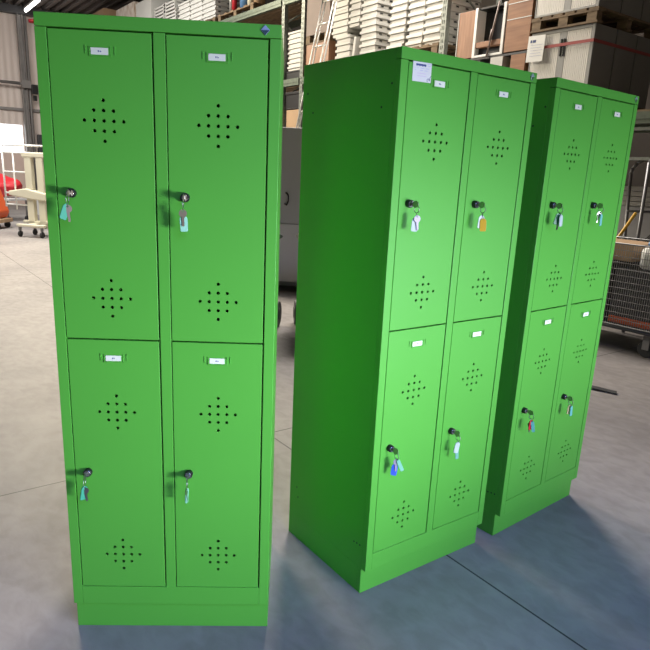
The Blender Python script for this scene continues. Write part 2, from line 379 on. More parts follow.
def badge_mesh(a, b):
    bm = NB()
    r = .0115
    prism(bm, [(-r, 0), (r, 0), (0, r)], -.003, -.0002, 0); prism(bm, [(-r, -.0004), (0, -r * 1.1), (r, -.0004)], -.003, -.0002, 1)
    return finish('badge', bm, [a, b], .0005)
def plug_mesh():
    bm = NB(); tube(bm, (0.0005, 0, 0), (-.0006, 0, 0), .0034, 12); return finish('mounting_hole', bm, M['dark'])
BODY, PLINTH, LOCK, HOLDER, CARD, PLUG = body_mesh(), plinth_mesh(), lock_mesh(), holder_mesh(), card_mesh(), plug_mesh()
BAD = [badge_mesh(M['badge'], M['badgeg']), badge_mesh(M['badgel'], M['badgelg'])]
GAP = .0014
dw = DU[1] - DU[0] - 0.0; DM = {}
for col in (0, 1):
    for row in ('upper', 'lower'):
        z0, z1 = (ZS + .0020, ZT - .0028) if row == 'upper' else (ZB + .0004, ZS - .0020)
        x0 = DU[0 if col == 0 else 2] + .0008; x1 = DU[1 if col == 0 else 3] - .0028
        hc = (.1605, .4525)[col]
        DM[(col, row)] = (door_mesh(x1 - x0, z1 - z0, hc - x0, [z - z0 for z in HC[row][0]]), x0, z0)
LK = [(-.7376, 1.6857, .0533), (.1973, 1.911, .6232), (.7819, 2.3258, .6916)]
LLAB = ['green four-door steel locker at the left, facing the camera squarely', 'green four-door steel locker in the middle, with a white notice on one door', 'green four-door steel locker at the right, furthest back of the three']
ROOT = []
for i, (x, y, a) in enumerate(LK):
    r = thing('locker', LLAB[i], 'locker', (x, y, 0), a, 'green steel lockers'); ROOT.append(r)
    link('body', BODY, r); link('plinth', PLINTH, r)
    for (col, row), (me, x0, z0) in DM.items():
        d = link('door', me, r, (x0, 0.0002, z0))
        hc = (.1605, .4525)[col]
        link('label_holder', HOLDER, d, (hc - .002 - x0, 0, HC[row][1] - z0)); link('label_card', CARD, d, (hc - .003 - x0, 0, HC[row][1] - z0))
        lu, lz = ((.069, .3655)[col], 1.368 if row == 'upper' else .560)
        link('lock', LOCK, d, (lu - x0, 0, lz - z0))
        if i == 1 and col == 0 and row == 'upper':                      # the notice taped on the middle locker
            bm = NB(); bx(bm, 0, .074, -.0012, -.0002, 0, .053)
            bx(bm, .012, .052, -.0014, -.0012, .0425, .0475, 1)
            for k in range(7): bx(bm, .014 + k * .0056, .0165 + k * .0056, -.00145, -.0012, .0410 + (k % 2) * .0035, .0480, 1)
            for zz, xs in ((.036, ((.008, .010), (.018, .022), (.030, .045), (.050, .064))), (.030, ((.008, .012), (.028, .040), (.046, .058))), (.0485, ((.056, .070),)), (.044, ((.058, .070),))):
                for xa, xb in xs: bx(bm, xa, xb, -.0014, -.0012, zz, zz + .0011, 2)
            for zz in (.022, .015): bx(bm, .018, .054, -.0014, -.0012, zz, zz + .0011, 3)
            # scribble at the lower right corner
            path(bm, [(.060, -.0013, .002), (.058, -.0013, .007), (.062, -.0013, .011), (.066, -.0013, .009), (.067, -.0013, .004), (.069, -.0013, .013), (.0735, -.0013, .019)], .0008, 5, mi=1)
            nt_ = obj('notice_sheet', bm, [M['paper'], M['ink'], M['ink2'], M['pinkink']], d, 0, (.046 - x0, 0, 1.714 - z0), (0, -.02, 0))
            nt_['label'] = 'white paper notice with faint blue writing'
    link('badge', BAD[0 if i == 0 else 1], r, (.5700 if i == 0 else .5845, 0, 1.786))
    for (dd, zz) in ((.466, 1.706), (.431, 1.643), (.073, 1.642), (.033, 1.705), (.446, .225), (.436, .185), (.071, .185), (.0545, .187), (.038, .188)):
        link('mounting_hole', PLUG, r, (0, dd, zz))

# ------------------------------------------------------------------ keys in the locks
def key_bow_mesh():                       # the key in the lock: round bow in a vertical plane, standing out from the door
    bm = NB(); n = 20
    pts = []
    for k in range(n):
        a = 2 * PI * k / n; pts.append((-.0325 + .0125 * math.cos(a), .0105 * math.sin(a)))
    prism(bm, pts, -.0011, .0011, plane='yz')
    bx(bm, -.0016, .0016, -.0215, -.0160, -.0042, .0042)
    return finish('inserted_key', bm, M['darkmetal'], .0004)
def ring_mesh():
    bm = NB(); torus(bm, (0, -.0390, -.0150), .0112, .0008, 'x', 28, 6); torus(bm, (0, -.0390, -.0150), .0098, .0007, 'x', 28, 6)
    return finish('key_ring', bm, M['keymetal'])
def hang_key_mesh(m, bowr=.0105):          # origin at the hole, hanging down -z, flat in the xz plane
    bm = NB(); n = 20; c = -.0085; outer = []; inner = []
    O1 = [bm.verts.new((bowr * math.cos(2 * PI * k / n), -.001, c + bowr * math.sin(2 * PI * k / n))) for k in range(n)]
    O2 = [bm.verts.new((v.co.x, .001, v.co.z)) for v in O1]
    I1 = [bm.verts.new((.0026 * math.cos(2 * PI * k / n), -.001, c + .006 + .0026 * math.sin(2 * PI * k / n))) for k in range(n)]
    I2 = [bm.verts.new((v.co.x, .001, v.co.z)) for v in I1]
    for k in range(n):
        j = (k + 1) % n
        bm.faces.new([O1[k], O1[j], I1[j], I1[k]]); bm.faces.new([O2[k], I2[k], I2[j], O2[j]])
        bm.faces.new([O1[k], O2[k], O2[j], O1[j]]); bm.faces.new([I1[k], I1[j], I2[j], I2[k]])
    teeth = [(-.0034, -.0185), (.0034, -.0185), (.0034, -.0400), (.0014, -.0430), (-.0022, -.0415), (-.0030, -.0385), (-.0016, -.0360), (-.0032, -.0335), (-.0018, -.0310), (-.0034, -.0285)]
    prism(bm, teeth, -.0009, .0009)
    return finish('spare_key', bm, m)
def fob_mesh(m, w=.0105, l=.044):
    bm = NB(); pts = []
    for k in range(9):
        a = PI * k / 8; pts.append((w * math.cos(a), -.002 - w + w * math.sin(a)))
    pts += [(-w * .95, -l + .003), (-w * .7, -l), (w * .7, -l), (w * .95, -l + .003)]
    prism(bm, pts, -.0016, .0016)
    return finish('key_tag', bm, m, .0005)
BOW, RING = key_bow_mesh(), ring_mesh(); KM = {}
def km(kind, c):
    if (kind, c) not in KM:
        KM[(kind, c)] = hang_key_mesh(M['keymetal'] if c == 'steel' else M['darkmetal'] if c == 'dark' else M['tag_' + c]) if kind == 'key' else fob_mesh(M['tag_' + c], *((.0105, .044) if kind == 'fob' else (.0065, .048)))
    return KM[(kind, c)]
R = math.radians
# (locker, column, row, label, [(kind, colour, tilt about y, turn about z, y offset, drop)])
KEYS = [
 (0, 0, 'upper', 'keys with a slanting teal tag in the top left door of the left locker', [('fob', 'teal', 24, 50, .001, .004), ('key', 'steel', -4, 15, -.003, .012)]),
 (0, 1, 'upper', 'dark key over a mint tag in the top right door of the left locker', [('key', 'dark', 0, 10, -.004, .012), ('fob', 'mint', -3, 20, .001, .031)]),
 (0, 0, 'lower', 'dark key and teal tag in the bottom left door of the left locker', [('fob', 'teal', 14, 55, .001, .004), ('key', 'dark', -6, 15, -.003, .016)]),
 (0, 1, 'lower', 'thin pale green tag on the lock of the left locker, bottom right door', [('slim', 'mint', 4, 60, .001, .008), ('key', 'steel', 0, 75, -.002, .012)]),
 (1, 0, 'upper', 'pale tag and lilac key on the door below the white notice', [('fob', 'white', 4, 25, .001, .022), ('key', 'lilac', -6, 20, -.004, .018)]),
 (1, 1, 'upper', 'yellow key tag with a white one on the middle locker, upper right door', [('fob', 'white', 4, 20, .001, .014), ('fob', 'yellow', -4, 40, -.005, .028)]),
 (1, 0, 'lower', 'blue tag with a slanting mint tag, lower left door of the middle locker', [('key', 'lilac', 2, 30, -.001, .008), ('fob', 'blue', 6, 40, .003, .032), ('slim', 'mint', -26, 20, -.005, .004)]),
 (1, 1, 'lower', 'white square tag over a slim mint tag, lower right door of the middle locker', [('fob', 'white', 10, 10, -.002, .008), ('slim', 'mint', -6, 25, .002, .042)]),
 (2, 0, 'upper', 'dark green key beside a white tag, upper left door of the right locker', [('fob', 'green', 14, 30, .002, .004), ('fob', 'white', -6, 0, -.006, .012), ('key', 'steel', 2, 60, .003, .034)]),
 (2, 1, 'upper', 'aqua tag with a dark key, upper right door of the right locker', [('key', 'dark', 12, 30, .002, .002), ('slim', 'aqua', -3, 10, -.005, .010)]),
 (2, 0, 'lower', 'red tag with a key on the bottom left door of the right locker', [('fob', 'red', 4, 5, -.002, .006), ('key', 'dark', 0, 20, .002, .028), ('slim', 'aqua', -12, 50, -.006, .014)]),
 (2, 1, 'lower', 'cream and aqua tags on the bottom right door of the right locker', [('fob', 'cream', 4, 10, .002, .004), ('slim', 'aqua', -4, 15, -.006, .008)]),
]
for li, colu, row, lab, items in KEYS:
    x, y, a = LK[li]; u = (.069, .3655)[colu]; z = 1.368 if row == 'upper' else .560
    ca, sa = math.cos(a), math.sin(a)
    k = thing('key_bunch', lab, 'keys', (x + u * ca, y + u * sa, z), a, 'key bunches hanging from the locker doors')
    tw = R(18 if row == 'lower' and li == 1 else 0)
    link('inserted_key', BOW, k, rot=(0, tw, 0)); link('key_ring', RING, k)
    for kind, c, ty, tz, dy, drop in items:
        o = link('spare_key' if kind == 'key' else 'key_tag', km(kind, c), k, (0, -.0390 + dy, -.0225 - drop * .65), (0, R(ty), R(tz if li == 0 else -tz)))
        if drop > .006: 
            bm = NB(); tube(bm, (0, -.0390, -.0255), (0, -.0390 + dy, -.0245 - drop * .65), .0009, 6); torus(bm, (0, -.0390 + dy, -.0235 - drop * .65), .0022, .0006, 'x', 14, 5); obj('chain_link', bm, M['keymetal'], k)
        if c not in ('steel', 'dark'): o['label'] = c + (' key' if kind == 'key' else ' plastic tag')

# ------------------------------------------------------------------ debris on the floor
bm = NB(); pts = [Vector(p) for p in ((1.97, 4.42, .006), (2.05, 4.36, .010), (2.11, 4.32, .006), (2.16, 4.28, .006))]
for a_, b_ in zip(pts[:-1], pts[1:]):
    n_ = Vector((.014, .03, 0)); vs_ = [bm.verts.new(p) for p in (a_ - n_, b_ - n_, b_ + n_, a_ + n_)]
    up_ = [bm.verts.new(v.co + Vector((0, 0, .006))) for v in vs_]
    bm.faces.new(vs_); bm.faces.new(up_)
    for q in range(4): bm.faces.new([vs_[q], vs_[(q + 1) % 4], up_[(q + 1) % 4], up_[q]])
tag(obj('strap_scrap', bm, M['rubber']), 'dark scrap of strapping lying on the floor right of the lockers', 'scrap')

# ------------------------------------------------------------------ pallet rack
RK = thing('pallet_rack', 'tall pallet rack of grey perforated uprights and beams behind the lockers', 'rack', tuple(O_), RZ)
def upright(s, z1=5.7):
    bm = NB()
    for t0 in (0.0, 1.0):
        # C-section with punched slots down the front face
        z = 0.0; w_ = .085
        bx(bm, s - w_ / 2, s - w_ / 2 + .022, t0, t0 + .07, 0, z1); bx(bm, s + w_ / 2 - .022, s + w_ / 2, t0, t0 + .07, 0, z1)
        bx(bm, s - .008, s + .008, t0, t0 + .012, 0, z1)
        while z < z1:
            bx(bm, s - w_ / 2 + .022, s + w_ / 2 - .022, t0 + .001, t0 + .012, z, z + .03); z += .075
        bx(bm, s - .07, s + .07, t0 - .02, t0 + .09, 0.0, .006)
    z = .3; k = 0
    while z < z1 - .6:
        a_, b_ = ((.05, 1.02) if k % 2 == 0 else (1.02, .05)); tube(bm, (s, a_, z), (s, b_, z + .6), .014, 6); z += .6; k += 1
    obj('upright', bm, M['galv'], RK)
for s in (-9.15, -6.05, -2.95, -.27, .34, 3.54, 6.95, 9.9): upright(s, 4.27 if s < -.5 else 5.2 if s < 0 else 4.9)
def beam(s0, s1, z, h=.11):                # z is the top of the beam
    bm = NB()
    for t0 in (0.0, 1.02):
        bx(bm, s0, s1, t0 + .012 - .03, t0 + .045, z - h, z); bx(bm, s0, s1, t0 - .024, t0 - .018, z - h * .62, z - h * .38)
    obj('beam', bm, M['rackgreen'], RK)
for s0, s1, zs in ((-12.0, -9.2, (2.98, 4.28)), (-9.1, -6.1, (2.98, 4.28)), (-6.0, -3.0, (2.15, 2.98, 4.28)), (-2.9, -.32, (2.15, 2.98, 4.28)), (-.22, .29, (2.15, 2.98, 4.28)), (.39, 3.47, (2.15, 2.98)), (3.57, 6.9, (2.15,)), (7.0, 9.85, (2.15,))):
    for z in sorted(set(zs)): beam(s0, s1, z)
for s0, s1 in ((3.57, 6.9), (7.0, 9.85)):
    for z in (1.70, 1.98):
        bm = NB(); bx(bm, s0, s1, .01, .05, z, z + .03); obj('tie_bar', bm, M['galv'], RK)
def deck(s0, s1, z, m='pallet'):
    bm = NB(); t = .05
    while t < .98: bx(bm, s0, s1, t, t + .13, z - .022, z - .001); t += .155
    obj('deck', bm, M[m], RK)
deck(-6.0, -3.0, 4.28); deck(-2.9, -.32, 4.28); deck(-.22, .29, 4.28); deck(-12, -9.2, 4.28); deck(-9.1, -6.1, 4.28)
deck(-.22, .29, 2.15); deck(-2.9, -.32, 2.98)

def pallet(s0, t0, z, label, ls=.8, lt=1.0, group='wooden pallets on the rack'):
    bm = NB()
    for k in range(3):
        tt = t0 + k * (lt - .10) / 2
        bx(bm, s0, s0 + ls, tt, tt + .10, z, z + .02)
        for j in range(3):
            ss = s0 + j * (ls - .14) / 2; bx(bm, ss + .015, ss + .125, tt + .003, tt + .097, z + .02, z + .105)
        bx(bm, s0, s0 + ls, tt, tt + .10, z + .105, z + .122)
    n = 6
    for k in range(n):
        ss = s0 + k * (ls - .11) / (n - 1); bx(bm, ss, ss + .11, t0, t0 + lt, z + .123, z + .142)
    return hall_obj('pallet', bm, M['pallet'], label, 'pallet', group)
pallet(1.06, .0, 2.982, 'wooden pallet under the left stacks of white flat boxes', 1.14)
pallet(2.42, .0, 2.982, 'wooden pallet at the rack upright, under the right stacks of white boxes', 1.06)
ORD = ['bottom', 'second', 'third', 'fourth', 'fifth', 'sixth', 'seventh', 'eighth', 'ninth', 'tenth', 'eleventh', 'twelfth']
def flat_box_mesh(ls, lt, h):
    """shallow white box: tray with a slightly wider lid and dark hand-hole notches on its end"""
    bm = NB()
    bx(bm, .018, ls - .012, .018, lt - .012, 0, h * .5); bx(bm, 0, ls, 0, lt, h * .55 + .0005, h)
    for k in range(4):
        tt = .07 + k * (lt - .14) / 3.2; bx(bm, ls - .013, ls - .006, tt, tt + .06, h * .10, h * .42, 1)
    return finish('flat_box', bm, [M['white'], M['dark']], .003)
FBM = {}
def flat_box(s, t, z, ls, lt, h, label, jit=.007, grp='white flat boxes stacked on the rack', rz=0):
    key = (round(ls, 3), round(lt, 3), round(h, 3))
    if key not in FBM: FBM[key] = flat_box_mesh(ls, lt, h)
    o = link('flat_box', FBM[key], None, tuple(rk(s + random.uniform(-jit, jit), t + random.uniform(-jit, jit), z)), (0, 0, RZ + random.uniform(-.009, .009) + rz))
    tag(o, label, 'box', grp)
hh = .0905
colA = [(1.21, r) for r in range(4)] + [(1.08, r) for r in range(4, 11)]
for s, r_ in colA: flat_box(s, .05, 3.126 + r_ * hh, .36 if r_ < 4 else .40, .62, hh - .004, 'white flat box, %s of the leftmost column beside the ladder' % ORD[r_])
for r_ in range(5, 11): flat_box(1.51, .05, 3.126 + r_ * hh, .26, .62, hh - .004, 'white flat box, %s level of the middle column, right of the ladder' % ORD[r_])
# two boxes carrying the middle column, standing further back
for r_ in range(0, 5): flat_box(1.60, .42, 3.126 + r_ * hh, .09, .25, hh - .004, 'narrow white box set back in the gap between stacks, %s up' % ORD[r_], .002)
for r_ in range(11): flat_box(1.80, .05, 3.126 + r_ * hh, .36, .62, hh - .004, 'white flat box with dark notches, %s of the column left of the rear gap' % ORD[r_])
bm = NB(); bx(bm, 0, .05, 0, .30, 0, .30); o = tag(obj('board_offcut', bm, M['white'], None, .003, tuple(rk(1.64, .04, 3.135)), (0, .12, RZ)), 'small white board leaning in the gap between the white stacks', 'board')
for ci, (s, ls, nm) in enumerate(((2.44, .32, 'left'), (2.785, .31, 'middle'), (3.12, .31, 'right'))):
    for r_ in range(10):
        flat_box(s + (-.03 if r_ == 0 and ci < 1 else 0), .06 + (ci == 1) * .02, 3.126 + r_ * hh + (.0 if ci != 1 else .0), ls, .72, hh - .003,
                 'white flat box, %s in the %s column beside the perforated upright' % (ORD[r_], nm))
# stack seen between the left and the middle locker
bm = NB()
for k in range(2): bx(bm, -.20, .24, .05 + k * .45, .15 + k * .45, 2.982, 3.10)
bx(bm, -.20, .24, .04, .62, 3.101, 3.12)
hall_obj('plastic_pallet', bm, M['dark'], 'small black pallet under the white stack seen between two lockers', 'pallet')
for r_ in range(8): flat_box(-.21 + (.02 if r_ < 3 else 0), .06, 3.123 + r_ * .078, .46 - (.03 if r_ < 3 else 0), .55, .074, 'white flat box between left and middle lockers, %s of its stack' % ORD[r_], .008)
bm = NB(); bx(bm, -.18, .26, .06, .6, 2.151, 2.49); hall_obj('cardboard_box', bm, M['carton'], 'brown cardboard box under the black crate, above the grey cabinet', 'box', bevel=.006)
bm = NB(); bx(bm, -.19, .24, .05, .55, 2.50, 2.52); bx(bm, -.19, .24, .05, .07, 2.52, 2.78); bx(bm, -.19, .24, .53, .55, 2.52, 2.78); bx(bm, -.19, -.17, .07, .53, 2.52, 2.78); bx(bm, .22, .24, .07, .53, 2.52, 2.78); bx(bm, -.20, .25, .035, .05, 2.74, 2.78)
hall_obj('plastic_crate', bm, M['dark'], 'black plastic crate on the cardboard box between two lockers', 'crate', bevel=.004)
# brown boards behind the ladder
bm = NB(); bx(bm, .40, 1.04, .03, .08, 3.60, 4.75); hall_obj('mauve_board', bm, M['mauve'], 'large mauve grey board standing behind the aluminium ladder, the upper one', 'board')
bm = NB()
for k in range(3): bx(bm, .40 + k * .26, .52 + k * .26, .03, .13, 3.49, 3.598)
bx(bm, .40, 1.04, .03, .15, 3.47, 3.489); hall_obj('pallet', bm, M['pallet'], 'pallet between the mauve board and the brown board behind the ladder', 'pallet', 'wooden pallets on the rack')
bm = NB(); bx(bm, .40, 1.04, .04, .18, 2.982, 3.469); hall_obj('brown_board_stack', bm, M['woodv'], 'brown veneered board standing low behind the aluminium ladder', 'board')

# ladder leaning on the rack
LD = thing('ladder', 'aluminium ladder leaning against the rack behind the middle locker', 'ladder', tuple(rk(.60, -.68, 0)), RZ)
l0 = Vector((0, 0, 0)); l1 = Vector((.74, .56, 4.75)); wv = Vector((.29, 0, 0))
for k in (0, 1):
    bm = NB(); d = wv * k
    for q in (-.012, .022): tube(bm, l0 + d + Vector((q, q, 0)), l1 + d + Vector((q, q, 0)), .013, 6)
    obj('rail', bm, M['alu'], LD)
for k in range(15):
    bm = NB(); p_ = l0.lerp(l1, (k + .6) / 15.2); tube(bm, p_ + Vector((.008, .004, 0)), p_ + wv + Vector((-.006, .004, 0)), .014, 8); obj('rung', bm, M['alu'], LD)

# veneered cupboards lying on the rack right of the upright
bm = NB(); bx(bm, 3.62, 6.45, .0, 1.0, 2.151, 2.17); hall_obj('shelf_board', bm, M['pallet'], 'wooden shelf board on the beams under the brown cupboards', 'board')
cu = thing('open_cupboard', 'brown veneered cupboard with white edges and an open dark compartment', 'cupboard', tuple(rk(3.79, .02, 2.88)), RZ)
bm = NB(); bx(bm, 0, .255, 0, .42, 0, .53); obj('side_box', bm, M['woodv'], cu, .003)
bm = NB(); bx(bm, .26, .30, -.01, .42, -.01, .54); bx(bm, .30, .72, -.01, .42, -.01, .015); bx(bm, .68, .72, -.01, .42, .015, .54); bx(bm, -.012, -.001, -.005, .42, 0, .53); obj('white_frame', bm, M['whiteedge'], cu, .003)
bm = NB(); bx(bm, .30, .68, .01, .42, .52, .54); bx(bm, .301, .679, .14, .16, .161, .519); bx(bm, .301, .679, .06, .08, .016, .099); obj('shade_black_back', bm, M['dark'], cu)  # shade of the hollow put into the black colour of these panels
bm = NB(); bx(bm, .301, .679, -.005, .38, .10, .16); obj('shelf', bm, M['wood'], cu, .002)
bm = NB(); tube(bm, (.50, -.02, -.02), (.62, -.02, .56), .010, 6); tube(bm, (.538, -.026, .16), (.56, -.026, .27), .016, 8); o = obj('tie_strap', bm, M['mauve'], cu)
dc = thing('drawer_cupboard', 'brown veneered drawer unit with pale lines, next to the tambour cabinets', 'cupboard', tuple(rk(4.525, .02, 2.88)), RZ)
bm = NB(); bx(bm, 0, .34, .012, .42, 0, .64); obj('carcass', bm, M['wood'], dc)
for z0, z1 in ((.0, .335), (.345, .50), (.51, .62)):
    bm = NB(); bx(bm, .002, .338, -.004, .010, z0, z1); obj('drawer_front', bm, M['wood'], dc, .002)
    bm = NB(); bx(bm, .002, .338, -.006, .010, z1 + .001, z1 + .009); obj('edge_strip', bm, M['whiteedge'], dc)
bm = NB(); bx(bm, 3.70, 4.86, .02, .10, 2.845, 2.868); bx(bm, 3.70, 4.86, .36, .44, 2.845, 2.868); bx(bm, 3.70, 4.86, .101, .359, 2.85, 2.86) 
hall_obj('support_frame', bm, M['steeldark'], 'dark bearer frame under the brown cupboards', 'frame')
bm = NB(); bx(bm, 4.36, 4.54, .0, .4, 2.175, 2.843); hall_obj('white_box', bm, M['white'], 'white box below the open cupboard, just over the middle locker', 'box')
bm = NB(); bx(bm, 4.64, 4.84, .02, .42, 2.175, 2.843); hall_obj('brown_box', bm, M['wood'], 'brown box right of the white one, under the drawer unit', 'box')
bm = NB(); bx(bm, 3.70, 4.18, .03, .42, 2.175, 2.843); hall_obj('grey_box', bm, M['steeldark'], 'dark grey box hidden low beside the perforated upright', 'box')

# tambour cabinets, two loads
def tambour(s0, t0, z0, h, label, front=True, depth=.40, ww=.76):
    r = thing('tambour_cabinet', label, 'cabinet', tuple(rk(s0, t0, z0)), RZ, 'grey tambour cabinets on pallets')
    bm = NB(); bx(bm, 0, ww, .014, depth - .004, 0, h); obj('carcass', bm, M['cabgrey'], r, .004)
    if front:
        bm = NB()
        bx(bm, 0, .012, 0, .013, 0, h); bx(bm, ww - .035, ww, 0, .013, 0, h); bx(bm, .013, ww - .036, 0, .013, 0, .02); bx(bm, .013, ww - .036, 0, .013, h - .035, h)
        bx(bm, .36, .44, .002, .013, .02, h - .035); obj('front_frame', bm, M['cabframe'], r, .002)
        for x0, x1 in ((.013, .359), (.441, ww - .036)):
            bm = NB(); x = x0
            while x < x1 - .01:
                bx(bm, x, min(x + .0185, x1), .004, .012, .021, h - .036); x += .0215
            obj('shutter', bm, M['tambour'], r, .002)
        for x0 in (.375, .41):
            bm = NB(); bx(bm, x0, x0 + .018, -.008, .001, h * .62, h * .86); obj('handle', bm, M['dark'], r, .004)
    return r
for k in range(3):
    tambour(4.90, .02 + k * .405, 2.314, .718, ['grey cabinet with white tambour doors and red strap, front of the lower load', 'dark grey cabinet, second in the lower load', 'dark grey cabinet, rearmost in the lower load'][k], k == 0)
    tambour(4.90, .02 + k * .405, 3.185, .85, ['grey cabinet with white tambour doors on the upper pallet', 'dark grey cabinet, second on the upper pallet', 'dark grey cabinet, rearmost on the upper pallet'][k], k == 0)
pallet(4.88, .0, 2.171, 'wooden pallet under the lower load of tambour cabinets, partly hidden', .80, 1.22)
pallet(4.88, .0, 3.035, 'wooden pallet between the two loads of tambour cabinets', .80, 1.22)
bm = NB(); e = .004
x0, x1, y0, y1, z0, z1 = 4.90 - e, 5.66 + e, .02 - .006 - e, 1.235 + e, 2.855, 2.885
for a_ in ((x0 - .004, x1 + .004, y0 - .004, y0, z0, z1), (x0 - .004, x1 + .004, y1, y1 + .004, z0, z1), (x0 - .004, x0, y0, y1, z0, z1), (x1, x1 + .004, y0, y1, z0, z1)): bx(bm, *a_)
hall_obj('lashing_strap', bm, M['strap'], 'red lashing strap around the lower load of tambour cabinets', 'strap')
bm = NB(); bx(bm, 0, .215, 0, .004, 0, .265)
for k, (a_, b_) in enumerate(((.03, .05), (.06, .10))): bx(bm, a_, b_, -.0015, 0, .195, .222, 1)
for k in range(5): bx(bm, .04, .20 - .02 * (k % 2), -.0012, 0, .17 - k * .028, .173 - k * .028, 2)
tag(obj('paper_sheet', bm, [M['whiteedge'], M['ink'], M['ink2']], None, 0, tuple(rk(4.875, -.012, 2.735)), (0, 0.03, RZ)), 'white printed sheet hanging at the left edge of the tambour cabinets', 'paper')

# upper level loads left of the middle
def carton(s0, s1, t0, t1, z0, z1, m, lab, grp=None):
    bm = NB(); bx(bm, s0, s1, t0, t1, z0, z1); bx(bm, s0, s1, (t0 + t1) / 2 - .03, (t0 + t1) / 2 + .03, z1 + .0005, z1 + .002)
    return hall_obj('carton', bm, M[m], lab, 'box', grp, .008)
carton(-11.9, -10.05, .05, 1.0, 4.285, 5.75, 'carton', 'big brown carton, leftmost on the rack top above the left locker')
carton(-9.0, -7.6, .05, 1.0, 4.285, 5.50, 'cartonwrap', 'brown carton in torn white wrapping, high above the left locker')
carton(-7.45, -6.4, .05, .9, 4.285, 5.40, 'white', 'white wrapped carton between brown cartons and slotted crates')
def crate_mesh(ls, lt, h):
    bm = NB(); th = .018
    for k in range(3):
        z = k * h / 3 + .004
        bx(bm, 0, ls, 0, th, z, z + h / 3 - .03); bx(bm, 0, ls, lt - th, lt, z, z + h / 3 - .03)
        bx(bm, 0, th, th, lt - th, z, z + h / 3 - .03); bx(bm, ls - th, ls, th, lt - th, z, z + h / 3 - .03)
    for x in (0, ls - .04):
        for y in (0, lt - .04): bx(bm, x, x + .04, y, y + .04, 0, h)
    bx(bm, th, ls - th, th, lt - th, 0.004, .02)
    return finish('slotted_crate', bm, M['white'])
CM = crate_mesh(.60, .75, .21)
for ci in range(2):
    for r_ in range(4):
        o = link('slotted_crate', CM, None, tuple(rk(-6.28 + ci * .66 + (.0 if ci == 0 else .0), .08, 4.285 + r_ * .214)), (0, 0, RZ + random.uniform(-.015, .015)))
        tag(o, 'white slotted crate above the left locker, %s column, %s' % (('left', 'right')[ci], ORD[r_]), 'crate', 'white slotted crates')
pallet(-4.85, .05, 4.285, 'pallet under the white boxes directly over the left locker', 1.9, .95)
for ci in range(3):
    for r_ in range(6):
        flat_box(-4.82 + ci * .62, .06, 4.43 + r_ * .088, .60, .8, .085, 'white flat box over the left locker, %s column, %s level' % (('left', 'middle', 'right')[ci], ORD[r_]), .006, 'white flat boxes above the left locker')
pallet(-2.84, .05, 4.285, 'pallet with red and blue tubes, at the top above the left locker', 1.45, .95)
for k, (c, dx, dr, lab) in enumerate((('redcloth', .12, .05, 'red upright tube on the top pallet'), ('alu', -.02, .04, 'silver upright tube left of the red one'), ('blueclear', .55, .10, 'blue plastic drum on the top pallet'), ('cream', .78, .07, 'cream drum right of the blue drum on the top pallet'), ('carton', 1.1, .11, 'brown round tub at the right end of the top pallet'))):
    bm = NB(); tube(bm, (0, 0, 0), (0, 0, .62), dr, 14); tube(bm, (0, 0, .621), (0, 0, .65), dr * 1.08, 14)
    tag(obj('drum' if dr > .05 else 'tube', bm, M[c], None, 0, tuple(rk(-2.62 + dx, .25, 4.43)), (0, 0, 0)), lab, 'drum' if dr > .05 else 'tube')

# ------------------------------------------------------------------ things between the left and the middle locker
gc = thing('steel_cabinet', 'grey steel cabinet with a black handle, between the left and middle lockers', 'cabinet', (-.44, 7.72, 0), -.05)
bm = NB(); bx(bm, -.55, .55, .02, .45, .12, 1.95); bx(bm, -.55, -.5, .02, .45, 0, .119); bx(bm, .5, .55, .02, .45, 0, .119); bx(bm, -.5, .5, .40, .45, 0, .119); obj('carcass', bm, M['lockergrey'], gc, .004)
bm = NB(); bx(bm, -.545, .545, 0.0, .019, .84, 1.945); obj('upper_door', bm, M['lockergrey'], gc, .003)
bm = NB(); bx(bm, -.545, .545, 0.0, .019, .125, .83); obj('lower_panel', bm, M['lockergrey2'], gc, .003)
bm = NB(); path(bm, [(-.035, -.001, 1.20), (-.02, -.03, 1.20), (.0, -.04, 1.17), (.0, -.04, 1.11), (-.02, -.03, 1.06), (-.045, -.001, 1.07)], .009, 8); obj('handle', bm, M['dark'], gc)
def wheelie(name, loc, rz, m, lab):
    r = thing(name, lab, 'bin', loc, rz)
    bm = NB(); A_ = []; 
    lo = [(-.22, -.20), (.22, -.20), (.22, .22), (-.22, .22)]; hi = [(-.28, -.27), (.28, -.27), (.28, .30), (-.28, .30)]
    a_ = [bm.verts.new((x, y, .06)) for x, y in lo]; b_ = [bm.verts.new((x, y, .82)) for x, y in hi]
    bm.faces.new(a_[::-1]); bm.faces.new(b_)
    for k in range(4): bm.faces.new([a_[k], a_[(k + 1) % 4], b_[(k + 1) % 4], b_[k]])
    obj('bin_body', bm, M[m], r, .012)
    bm = NB(); prism(bm, [(-.31, .845), (.34, .845), (.34, .87), (.1, .91), (-.31, .88)], -.30, .30, plane='yz'); obj('lid', bm, M[m], r, .01)
    for sx in (-1, 1):
        bm = NB(); tube(bm, (sx * .245, .27, .125), (sx * .30, .27, .125), .125, 28); tube(bm, (sx * .24, .27, .125), (sx * .308, .27, .125), .06, 16)
        obj('wheel', bm, M['rubber'], r, .012)
    bm = NB(); tube(bm, (-.24, .27, .125), (.24, .27, .125), .012, 8); obj('axle', bm, M['rubber'], r)
    bm = NB(); tube(bm, (-.2, .37, .86), (.2, .37, .86), .014, 8); tube(bm, (-.2, .37, .86), (-.2, .29, .85), .014, 8); tube(bm, (.2, .37, .86), (.2, .29, .85), .014, 8); obj('handle', bm, M[m], r)
wheelie('wheelie_bin', (-.72, 5.62, 0), -.12, 'bingreen', 'dark green wheeled bin peeking out behind the left locker')
wheelie('wheelie_bin', (.07, 5.74, 0), .1, 'binblack', 'dark brown wheeled bin peeking out behind the middle locker')

